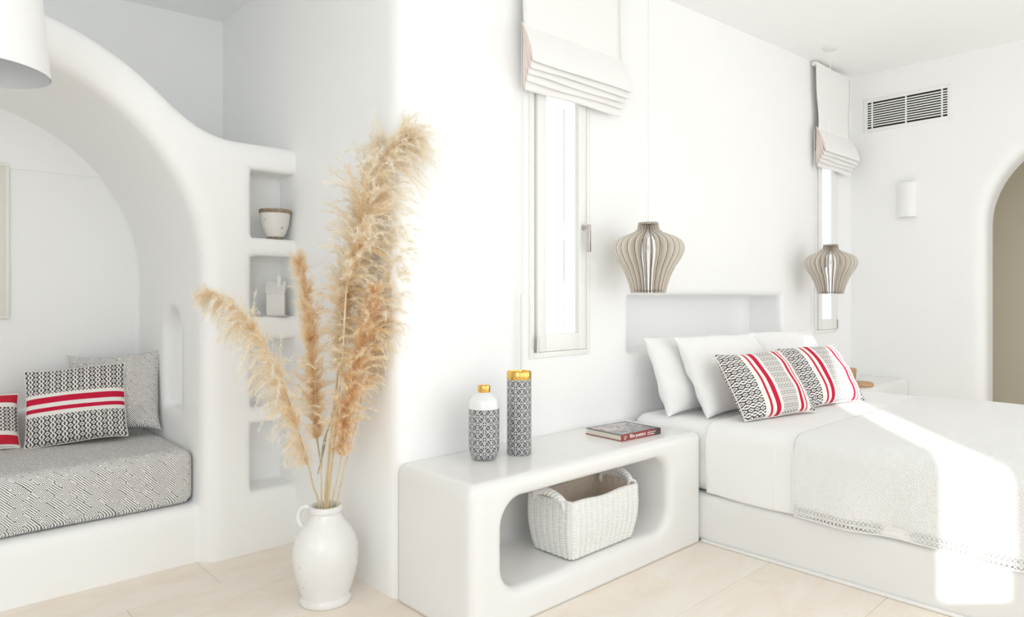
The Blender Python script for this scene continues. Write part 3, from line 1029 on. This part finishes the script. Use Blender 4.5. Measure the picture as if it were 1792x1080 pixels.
def pampas(label, stem_px, plume_px, n, Lf, spread, droop, seed, bias=None, tint=.6, dz=(0, 0), leaves=(), r=.0042):
    """pixel measurements -> metric points at the jar's distance"""
    base = P(stem_px[0][0], stem_px[0][1], VD)
    root = empty('pampas_stem', tuple(base), label=label, cat='dried grass', group='pampas stems in the floor jar')
    def conv(px, d0, d1):
        m = len(px)
        return [P(x, y, VD + d0 + (d1 - d0) * i / max(1, m - 1)) - base for i, (x, y) in enumerate(px)]
    allpx = stem_px + plume_px[:]
    ds, dp = dz
    sp_ = conv(stem_px, 0, ds)
    # the cane starts well inside the jar
    foot = (Vector((VX, VY, .05)) - base) * .9 + Vector((0, 0, .02))
    k = spline([sp_[0] + (foot - sp_[0]) * .8] + sp_ + conv(plume_px, ds, dp)[:-1], 46)
    bm = bmesh.new(); tube(bm, k, [r * (1 - .75 * i / 45) for i in range(46)], 8)
    from_bm('stem', bm, m_stalk, root)
    plume(root, conv([stem_px[-1]] + plume_px, ds, dp), n, Lf, spread, droop, seed, bias, tint)
    for lf in leaves:
        q = spline(conv(lf, ds * .5, ds * .5 + .02), 16)
        bm = bmesh.new(); prev = None
        for i, p in enumerate(q):
            w = .0035 * math.sin(math.pi * min(.98, .15 + .85 * i / 15)) + .0004
            sidev = Vector((sY, -cY, .25)).normalized() * w
            a, b2 = bm.verts.new(p - sidev), bm.verts.new(p + sidev)
            if prev: bm.faces.new((prev[0], prev[1], b2, a))
            prev = (a, b2)
        o = from_bm('leaf', bm, m_leaf, root)
        md = o.modifiers.new('t', 'SOLIDIFY'); md.thickness = .0006
    return root

LEFT = tuple(Vector((-sY, cY, -.5)))
RIGHT = tuple(Vector((sY, -cY, -.3)))
pampas('pampas plume arching far out to the left of the jar', [(558, 884), (548, 850), (540, 815)],
       [(524, 762), (505, 700), (478, 635), (445, 572), (400, 528), (352, 510)], 32400, [.05, .10, .15, .15, .10, .04], .60, 1.0, 31, LEFT, .74, (.0, -.12),
       leaves=[[(560, 800), (553, 760), (545, 715), (534, 700)]])
pampas('upright orange pampas plume rising in front of the shelf niches', [(563, 884), (562, 830), (556, 770)],
       [(552, 700), (546, 620), (538, 540), (526, 455)], 25650, [.04, .07, .10, .10, .08, .05], .42, .15, 32, None, .50, (.02, .06),
       leaves=[[(562, 820), (566, 775), (580, 735), (578, 722)], [(556, 830), (566, 790), (572, 760)]])
pampas('tallest pampas plume with its tip bent to the right', [(574, 884), (582, 800), (592, 700), (601, 600), (607, 500)],
       [(622, 440), (640, 370), (655, 310), (680, 262), (705, 243), (727, 240)], 62100, [.10, .16, .21, .19, .12, .05], .65, .5, 33, RIGHT, .72, (-.03, -.06), r=.0058)
pampas('broad pampas plume just left of the tallest one', [(568, 884), (574, 800), (585, 700), (596, 600)],
       [(604, 540), (618, 470), (630, 400), (646, 320), (668, 250)], 48600, [.06, .12, .17, .16, .11, .05], .60, .3, 34, None, .64, (.03, .08))
pampas('pampas plume hanging over on the right against the wall corner', [(590, 884), (603, 820), (620, 755), (636, 680)],
       [(650, 625), (668, 560), (684, 490), (694, 420), (702, 365)], 37800, [.07, .12, .15, .13, .08, .04], .60, .6, 35, RIGHT, .70, (.04, .05),
       leaves=[[(682, 520), (700, 490), (716, 470), (726, 462)]])
pampas('short tan pampas plume low in the middle of the bunch', [(580, 884), (590, 840), (597, 800)],
       [(602, 750), (612, 690), (630, 620), (645, 560), (656, 500)], 32400, [.04, .08, .11, .12, .09, .05], .55, .4, 36, None, .42, (-.02, -.04))
pampas('slim pale pampas plume between the upright and the tall ones', [(571, 884), (577, 800), (586, 720), (592, 650)],
       [(596, 600), (602, 550), (612, 500), (628, 440)], 21600, [.04, .07, .10, .11, .09, .04], .55, .4, 37, None, .70, (.05, .10),
       leaves=[[(585, 700), (596, 690), (606, 688)]])

# ------------------------------------------------------------------ bench objects
def uv_lathe(name, prof, n, mat, parent, repu, vscale):
    """lathe with uv in tile units: u around, v by height"""
    V = []; UVs = []; Q = []; UQ = []
    for r, z in prof:
        for k in range(n): V.append((r * math.cos(2 * math.pi * k / n), r * math.sin(2 * math.pi * k / n), z))
    m = len(prof)
    for j in range(m - 1):
        for k in range(n):
            k2 = (k + 1) % n
            Q.append([j * n + k, j * n + k2, (j + 1) * n + k2, (j + 1) * n + k])
            for (jj, kk) in ((j, k), (j, k + 1), (j + 1, k + 1), (j + 1, k)):
                UQ.append((kk / n * repu, prof[jj][1] / vscale))
    o = np_mesh(name, V, Q, mat, parent)
    uvl = o.data.uv_layers.new(name='UVMap')
    uvl.data.foreach_set('uv', np.array(UQ, np.float32).ravel())
    return o
BZ = .5625
va_ = P(847, 803, 1192 * (HC - BZ) / (803 - HOR))
b1 = empty('bottle_vase', (va_.x, va_.y, BZ), label='shorter patterned ceramic bottle with pale shoulder and gold neck on the bench', cat='vase')
s_ = va_.dot(Vector((cY, sY, 0))) / FPX
h1 = 804 - 675
def zz(py): return (804 - py) * s_
uv_lathe('patterned_body', [(0.001, .0), (18 * s_, 0), (22 * s_, zz(800)), (25.5 * s_, zz(793)), (27 * s_, zz(782)), (27 * s_, zz(715))], 64, m_vtile, b1, 14, 13.0 * s_)
bm = bmesh.new()
lathe(bm, [(27 * s_, zz(715)), (27 * s_, zz(712)), (26.6 * s_, zz(703)), (25 * s_, zz(698)), (20 * s_, zz(693)), (13.5 * s_, zz(689.5)), (10.8 * s_, zz(687))], 64, cap=False)
from_bm('shoulder', bm, m_glaze, b1, sharp=0)
bm = bmesh.new()
lathe(bm, [(10.6 * s_, zz(689)), (11 * s_, zz(687)), (11.2 * s_, zz(678)), (10.8 * s_, zz(675.5)), (9 * s_, zz(675.5)), (8.6 * s_, zz(680)), (8.6 * s_, zz(700))], 48, cap=False)
from_bm('gold_neck', bm, m_gold, b1)
va_ = P(908.5, 794, 1192 * (HC - BZ) / (794 - HOR))
s_ = va_.dot(Vector((cY, sY, 0))) / FPX
b2_ = empty('cylinder_vase', (va_.x, va_.y, BZ), label='taller cylindrical patterned vase with wide gold rim on the bench', cat='vase')
def zz(py): return (796 - py) * s_
uv_lathe('patterned_body', [(0.001, .0), (20.5 * s_, 0), (21.5 * s_, zz(795)), (21.5 * s_, zz(665))], 64, m_vtile, b2_, 12, 13.0 * s_)
bm = bmesh.new()
lathe(bm, [(21.5 * s_, zz(665)), (21.9 * s_, zz(664)), (21.9 * s_, zz(652.5)), (21.3 * s_, zz(651.5)), (19.8 * s_, zz(651.5)), (19.5 * s_, zz(653)), (19.5 * s_, zz(668))], 64, cap=False)
from_bm('gold_rim', bm, m_gold, b2_)
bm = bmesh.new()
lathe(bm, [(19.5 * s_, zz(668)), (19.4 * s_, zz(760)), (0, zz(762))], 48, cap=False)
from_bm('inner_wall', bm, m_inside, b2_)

# book
k1 = P(1087, 773, 1192 * (HC - BZ) / (773 - HOR)); k2 = P(1156, 759, 1192 * (HC - BZ) / (759 - HOR)); k0 = P(1024, 763, 1192 * (HC - BZ) / (763 - HOR))
ex = (k2 - k1); ex.z = 0
yawb = math.atan2(ex.y, ex.x)
BW, BH, BT = ex.length, .235, .030
bc = k1 + ex / 2 + Vector((-ex.y, ex.x, 0)).normalized() * BH / 2
bk = empty('book', (bc.x, bc.y, BZ), (0, 0, yawb), label='film posters book lying flat on the bench beside the bed', cat='book')
hx, hy = BW / 2, BH / 2
bm = bmesh.new(); bbox(bm, -hx, hx, -hy, hy, 0, .003, .0008, 1)
from_bm('back_cover', bm, m_spine, bk)
bm = bmesh.new(); bbox(bm, -hx, hx, -hy, hy, BT - .003, BT, .0008, 1)
fc = from_bm('front_cover', bm, m_cover, bk)
bm = bmesh.new(); bbox(bm, -hx, hx, -hy - .0015, -hy + .002, 0, BT, .001, 1)
spn = from_bm('spine', bm, m_spine, bk)
bm = bmesh.new(); bbox(bm, -hx + .005, hx - .005, -hy + .002, hy - .005, .003, BT - .003)
from_bm('page_block', bm, m_pages, bk)
def text(body, size, loc, rot, mat, parent, name='lettering'):
    cu = bpy.data.curves.new(name, 'FONT'); cu.body = body; cu.size = size; cu.extrude = .0002; cu.offset = size * .015
    tmp = bpy.data.objects.new('tmp', cu); COL.objects.link(tmp)
    bpy.context.view_layer.update()
    me = bpy.data.meshes.new_from_object(tmp.evaluated_get(bpy.context.evaluated_depsgraph_get()))
    bpy.data.objects.remove(tmp)
    me.materials.clear(); me.materials.append(mat)
    o = bpy.data.objects.new(name, me); COL.objects.link(o)
    o.parent = parent; o.location = loc; o.rotation_euler = rot
    return o
text('film posters', .0245, (-hx + .060, -hy - .0019, .0095), (R_(90), 0, 0), m_ink, spn)
text('of the', .009, (-hx + .018, -hy - .0019, .0165), (R_(90), 0, 0), m_ink, spn)
text('60s', .010, (-hx + .020, -hy - .0019, .0065), (R_(90), 0, 0), m_ink, spn)
text('essential movies', .0095, (-hx + .190, -hy - .0019, .0165), (R_(90), 0, 0), m_ink, spn)
text('of the decade', .0095, (-hx + .190, -hy - .0019, .0070), (R_(90), 0, 0), m_ink, spn)

# ------------------------------------------------------------------ woven basket
def basket():
    c0 = P(1007, 978, 1192 * (HC - .129) / (978 - HOR))
    W, D, H = .468, .255, .248
    b = empty('basket', (2.352, 2.050, .1295), (0, 0, R_(1)), label='white braided rope basket with knotted handles inside the bench opening', cat='basket')
    # ring perimeter of a rounded rectangle, tapered to the bottom
    def ringp(s, t):
        """s 0..1 round, t 0..1 height -> point, outward normal"""
        tp = 1 - .07 * (1 - t) ** 2.5
        w, d = W / 2 * (.97 + .03 * t) * tp, D / 2 * (.95 + .05 * t) * (1 - .10 * (1 - t) ** 2.5)
        rc = .018
        per = [(w - rc), (d - rc)]
        segs = [2 * per[0], math.pi / 2 * rc, 2 * per[1], math.pi / 2 * rc] * 2
        tot = sum(segs); q = s * tot
        corners_c = [(per[0], -per[1]), (per[0], per[1]), (-per[0], per[1]), (-per[0], -per[1])]
        sides = [((-per[0], -d), (1, 0), (0, -1)), ((w, -per[1]), (0, 1), (1, 0)), ((per[0], d), (-1, 0), (0, 1)), ((-w, per[1]), (0, -1), (-1, 0))]
        for k in range(4):
            if q <= segs[2 * k]:
                o, dr, nn = sides[k]
                return (o[0] + dr[0] * q, o[1] + dr[1] * q), nn
            q -= segs[2 * k]
            if q <= segs[2 * k + 1]:
                a = -math.pi / 2 + k * math.pi / 2 + q / rc
                cc = corners_c[k]
                return (cc[0] + rc * math.cos(a), cc[1] + rc * math.sin(a)), (math.cos(a), math.sin(a))
            q -= segs[2 * k + 1]
        return (-per[0], -d), (0, -1)
    ncol, nst = 38, 24
    ns, nt_ = ncol * 14, nst * 6
    V = []; Q = []
    tab = [[ringp(i / ns, j / 24) for i in range(ns)] for j in range(25)]
    for j in range(nt_ + 1):
        t = j / nt_
        jj = t * 24; j0 = min(int(jj), 23); fj = jj - j0
        for i in range(ns):
            (ax_, ay_), nA = tab[j0][i]; (bx_, by_), nB = tab[j0 + 1][i]
            x = ax_ * (1 - fj) + bx_ * fj; y_ = ay_ * (1 - fj) + by_ * fj
            u = i / 14.0; col = u % 1.0; v = t * nst
            # braid: each column carries slanted stitches, left and right half alternate
            half = col < .5
            ph = v + (.5 if half else 0) + (abs(col - .5)) * (1.1)
            st_ = abs(math.sin(math.pi * ph)) ** .6
            colp = math.sqrt(max(0, 1 - (2 * col - 1) ** 2)) * .8 + .2
            mid = 1 - .55 * math.exp(-((col - .5) / .07) ** 2)
            hgt = .0100 * st_ * colp * mid
            rim = H * 1.0
            # wavy rim, saddle between corners
            sag = -.006 * math.sin(math.pi * min(1, max(0, (x / W + .5)))) if abs(nA[1]) > .5 else 0
            z = t * (H + sag + .003 * math.sin(u * .9)) + .004
            bulge = .010 * math.sin(math.pi * t)
            V.append((x + nA[0] * (hgt + bulge), y_ + nA[1] * (hgt + bulge), z))
    for j in range(nt_):
        for i in range(ns):
            i2 = (i + 1) % ns
            Q.append([j * ns + i, j * ns + i2, (j + 1) * ns + i2, (j + 1) * ns + i])
    # inner wall of the same braid, coloured a warmer beige than the outside
    VI = []; QI = []
    for j in range(nt_ + 1):
        t = 1 - j / nt_ * .97
        for i in range(ns):
            (ax_, ay_), nA = tab[min(24, int(t * 24))][i]
            col = (i / 14.0) % 1.0
            st_ = abs(math.sin(math.pi * (t * nst + abs(col - .5) * 1.1 + (.5 if col < .5 else 0)))) ** .6
            hh = .004 * st_ * math.sqrt(max(0, 1 - (2 * col - 1) ** 2))
            sag = -.006 * math.sin(math.pi * min(1, max(0, (ax_ / W + .5)))) if abs(nA[1]) > .5 else 0
            VI.append((ax_ - nA[0] * (.006 + hh), ay_ - nA[1] * (.006 + hh), t * (H + sag + .003 * math.sin(i / 14 * .9)) + .004))
    for j in range(nt_):
        for i in range(ns):
            i2 = (i + 1) % ns
            QI.append([j * ns + i, j * ns + i2, (j + 1) * ns + i2, (j + 1) * ns + i])
    tag(np_mesh('inner_wall', VI, QI, m_rope_in, b), 'beige inside of the basket')
    off = len(V)
    for i in range(ns): V.append((VI[i][0], VI[i][1], VI[i][2] + .001))
    for i in range(ns):
        i2 = (i + 1) % ns
        Q.append([nt_ * ns + i, nt_ * ns + i2, off + i2, off + i])
    np_mesh('woven_body', V, Q, m_rope, b)
    bm = bmesh.new(); bbox(bm, -W / 2 * .86, W / 2 * .86, -D / 2 * .82, D / 2 * .82, 0, .012, .005)
    from_bm('bottom', bm, m_rope, b)
    # handles: plaited rope arched over each short end
    for s in (-1, 1):
        bm = bmesh.new()
        pts = spline([(s * (W / 2 - .008), -.085, H - .02), (s * (W / 2 + .006), -.075, H + .008), (s * (W / 2 + .016), -.03, H + .030), (s * (W / 2 + .016), .03, H + .030), (s * (W / 2 + .006), .075, H + .012), (s * (W / 2 - .008), .085, H - .02)], 60)
        for ph in (0, 2.094, 4.189):
            q = []
            for i, p in enumerate(pts):
                a = i * .55 + ph
                q.append(p + Vector((math.cos(a) * .0095, 0, math.sin(a) * .0095)))
            tube(bm, q, .0085, 8)
        from_bm('handle', bm, m_rope, b, sharp=0)
        bm = bmesh.new()
        for f_ in (-1,):
            for q_ in range(3):
                p0 = Vector((s * (W / 2 + .008), f_ * .082, H + .008))
                tube(bm, spline([p0, p0 + Vector((s * .012 + .004 * q_, -.012, -.01)), p0 + Vector((s * .012 + .008 * q_, -.018, -.035 - .008 * q_))], 8), [.005, .005, .0045, .004, .004, .0035, .003, .002], 6)
        from_bm('rope_end', bm, m_rope, b, sharp=0)
    return b
basket()

# ------------------------------------------------------------------ nightstand items
t_ = P(1517, 679, 1192 * (HC - BZ) / (679 - HOR))
tr = empty('cork_tray', (5.50, 2.02, BZ), label='round tan cork trivet on the far ledge beyond the cushions', cat='trivet')
bm = bmesh.new(); lathe(bm, [(0, 0), (.098, 0), (.104, .006), (.104, .022), (.098, .028), (0, .028)], 48)
from_bm('disc', bm, m_cork, tr)
jr = empty('cork_jar', (5.86, 2.22, BZ), label='small tan cork lidded jar behind the round trivet', cat='jar')
bm = bmesh.new(); lathe(bm, [(0, 0), (.040, 0), (.046, .01), (.047, .060), (.044, .063), (0, .063)], 32)
from_bm('body', bm, m_cork, jr)
bm = bmesh.new(); lathe(bm, [(0, .063), (.050, .063), (.052, .068), (.050, .086), (.040, .094), (0, .096)], 32)
from_bm('lid', bm, m_cork, jr)

# ------------------------------------------------------------------ slatted pendants
def slat_profile():
    k = .002965 / 6.747
    data = [(118, 118), (150, 122), (200, 132), (235, 175), (262, 245), (290, 320), (330, 385), (375, 416), (425, 427), (475, 420), (550, 385), (650, 315), (750, 268), (850, 232), (960, 205)]
    return [(hw * k, (960 - y) * k) for y, hw in data]
def pendant():
    d1 = 3.575
    p = P(1134.5, 513, d1)
    e = empty('pendant_lamp', (p.x, p.y, p.z), label='', cat='lamp', group='slatted pendant lamps over the bed sides')
    outer = slat_profile()
    me = bpy.data.meshes.new('slat')
    bm = bmesh.new()
    n = len(outer); th = .0016
    F, B = [], []
    for i, (r, z) in enumerate(outer):
        f = i / (n - 1)
        wd = [.020, .022, .026, .040, .052, .060, .066, .068, .066, .060, .052, .044, .036, .030, .026][i]
        F.append((bm.verts.new((r, -th, z)), bm.verts.new((r - wd, -th, z + (.004 if 3 < i < 8 else 0)))))
        B.append((bm.verts.new((r, th, z)), bm.verts.new((r - wd, th, z + (.004 if 3 < i < 8 else 0)))))
    edge = []
    for i in range(n - 1):
        bm.faces.new((F[i][0], F[i][1], F[i + 1][1], F[i + 1][0]))
        bm.faces.new((B[i][0], B[i + 1][0], B[i + 1][1], B[i][1]))
        edge.append(bm.faces.new((F[i][0], F[i + 1][0], B[i + 1][0], B[i][0])))
        edge.append(bm.faces.new((F[i][1], B[i][1], B[i + 1][1], F[i + 1][1])))
    edge.append(bm.faces.new((F[0][0], B[0][0], B[0][1], F[0][1])))
    edge.append(bm.faces.new((F[-1][0], F[-1][1], B[-1][1], B[-1][0])))
    for f in edge: f.material_index = 1
    bmesh.ops.recalc_face_normals(bm, faces=bm.faces)
    bm.to_mesh(me); bm.free()
    me.materials.append(m_slat); me.materials.append(m_burn)
    NS = 28
    for k in range(NS):
        o = bpy.data.objects.new('slat', me); COL.objects.link(o); o.parent = e
        o.rotation_euler = (0, 0, 2 * math.pi * (k + .5) / NS + YAW)
    for nm, r0, r1, z in (('top_ring', .020, outer[1][0] - .004, outer[1][1] - .002), ('bottom_ring', outer[-1][0] - .022, outer[-1][0] - .004, outer[-1][1] + .010)):
        bm = bmesh.new(); lathe(bm, [(r0, z), (r1, z), (r1, z + .003), (r0, z + .003), (r0, z)], 56, cap=False)
        from_bm(nm, bm, m_burn, e, smooth=False)
    H = outer[0][1]
    bm = bmesh.new(); lathe(bm, [(0, H - .075), (.016, H - .075), (.018, H - .06), (.018, H - .02), (.01, H - .005), (.003, H + .01), (0, H + .01)], 24)
    from_bm('lamp_socket', bm, m_plug, e)
    bm = bmesh.new(); lathe(bm, [(.013, H - .075), (.014, H - .09), (.022, H - .115), (.030, H - .14), (.030, H - .155), (.022, H - .176), (0, H - .184)], 24, cap=False)
    bl = from_bm('light_bulb', bm, m_bulb, e)
    bm = bmesh.new(); lathe(bm, [(0, H - .12), (.004, H - .12), (.005, H - .135), (.004, H - .15), (0, H - .15)], 12)
    from_bm('filament', bm, m_plug, bl)
    return e, H
def ceiling_fit(e, H):
    z1 = ceil_z(e.location.x) - e.location.z
    bm = bmesh.new(); tube(bm, [(0, 0, H), (0, 0, z1 - .02)], .0018, 8)
    from_bm('cord', bm, m_cord, e)
    bm = bmesh.new(); lathe(bm, [(0, z1 - .026), (.012, z1 - .026), (.045, z1 - .022), (.052, z1 - .012), (.052, z1), (0, z1)], 32)
    from_bm('canopy', bm, m_plug, e)
p1, HH = pendant()
def dup(root, loc, label):
    r = root.copy(); COL.objects.link(r); r.location = loc; r['label'] = label
    for ch in list(root.children):
        c2 = ch.copy(); COL.objects.link(c2); c2.parent = r
        for g in ch.children:
            d2 = g.copy(); COL.objects.link(d2); d2.parent = c2
    return r
q2 = P(1453.5, 514, 5.10)
p2 = dup(p1, (q2.x, q2.y, p1.location.z), 'slatted plywood pendant lamp hanging in front of the far window')
p1['label'] = 'slatted plywood pendant lamp hanging over the bench end of the bed'
ceiling_fit(p1, HH); ceiling_fit(p2, HH)

# drum pendant near the viewer, top left
T = Vector((-1.1966 * 1.3, 1.77 * 1.3)); nn = Vector((-.8285, -.56)); RR = .205
cc = T + nn * RR
lx = cc.x * sY + cc.y * cY; ly = -cc.x * cY + cc.y * sY
dz0 = HC + .724
dl = empty('drum_lamp', (lx, ly, dz0), label='large white drum lampshade hanging close by at the top left', cat='lamp')
bm = bmesh.new()
lathe(bm, [(RR, 0), (RR - .008, .08), (RR - .022, .24), (RR - .030, .34)], 96, cap=False)
from_bm('lampshade', bm, m_shade, dl)
bm = bmesh.new()
lathe(bm, [(RR - .002, .001), (RR - .010, .08), (RR - .024, .24), (RR - .032, .34), (.02, .342)], 96, cap=False)
from_bm('shade_lining', bm, m_shade_in, dl)
bm = bmesh.new(); tube(bm, [(0, 0, .33), (0, 0, ceil_z(lx) - dz0)], .003, 8)
from_bm('cord', bm, m_cord, dl)
bm = bmesh.new(); lathe(bm, [(0, ceil_z(lx) - dz0 - .02), (.05, ceil_z(lx) - dz0 - .02), (.05, ceil_z(lx) - dz0), (0, ceil_z(lx) - dz0)], 24)
from_bm('canopy', bm, m_plug, dl)

# ------------------------------------------------------------------ vent grille and wall light
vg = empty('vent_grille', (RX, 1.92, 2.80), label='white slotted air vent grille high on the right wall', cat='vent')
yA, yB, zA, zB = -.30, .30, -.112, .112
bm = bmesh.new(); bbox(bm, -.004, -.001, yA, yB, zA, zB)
from_bm('shade_plate', bm, m_dark, vg)  # black plate on the wall stands in for the shade inside the vent
bm = bmesh.new()
for a in ((yA - .03, yA, zA - .03, zB + .03), (yB, yB + .03, zA - .03, zB + .03), (yA, yB, zB, zB + .03), (yA, yB, zA - .03, zA)):
    bbox(bm, -.010, 0, *a, .002)
from_bm('grille_frame', bm, m_white, vg)
nsl = 11
pitch = (zB - zA) / nsl
for k in range(nsl - 1):
    bm = bmesh.new(); z = zA + pitch * (k + 1)
    bbox(bm, -.009, -.004, yA, yB, z - pitch * .24, z + pitch * .24, .0005, 1)
    from_bm('slat', bm, m_white, vg)
for yy in (-.262, .0, .262):
    bm = bmesh.new(); bbox(bm, -.010, -.004, yy - .006, yy + .006, zA, zB, .001, 1)
    from_bm('mullion', bm, m_white, vg)

sc = empty('wall_sconce', (RX, 1.915, 1.905), label='white half-cylinder plaster wall light between vent and doorway', cat='wall light')
bm = bmesh.new()
pts = [(-.055 * math.cos(a), .072 * math.sin(a)) for a in np.linspace(-math.pi / 2, math.pi / 2, 25)]
for z0, z1, k in ((0, .285, 1.0),):
    lo_ = [bm.verts.new((x * k, y, z0)) for x, y in pts]; hi_ = [bm.verts.new((x * k, y, z1)) for x, y in pts]
    li_ = [bm.verts.new((x * k * .86, y * .9, z0)) for x, y in pts]; hj_ = [bm.verts.new((x * k * .86, y * .9, z1)) for x, y in pts]
    for i in range(24):
        bm.faces.new((lo_[i], lo_[i + 1], hi_[i + 1], hi_[i])); bm.faces.new((li_[i], hj_[i], hj_[i + 1], li_[i + 1]))
        bm.faces.new((lo_[i], li_[i], li_[i + 1], lo_[i + 1])); bm.faces.new((hi_[i], hi_[i + 1], hj_[i + 1], hj_[i]))
from_bm('diffuser', bm, m_white, sc)
bm = bmesh.new(); bbox(bm, -.012, 0, -.062, .062, .01, .275, .003)
from_bm('wall_plate', bm, m_plug, sc)
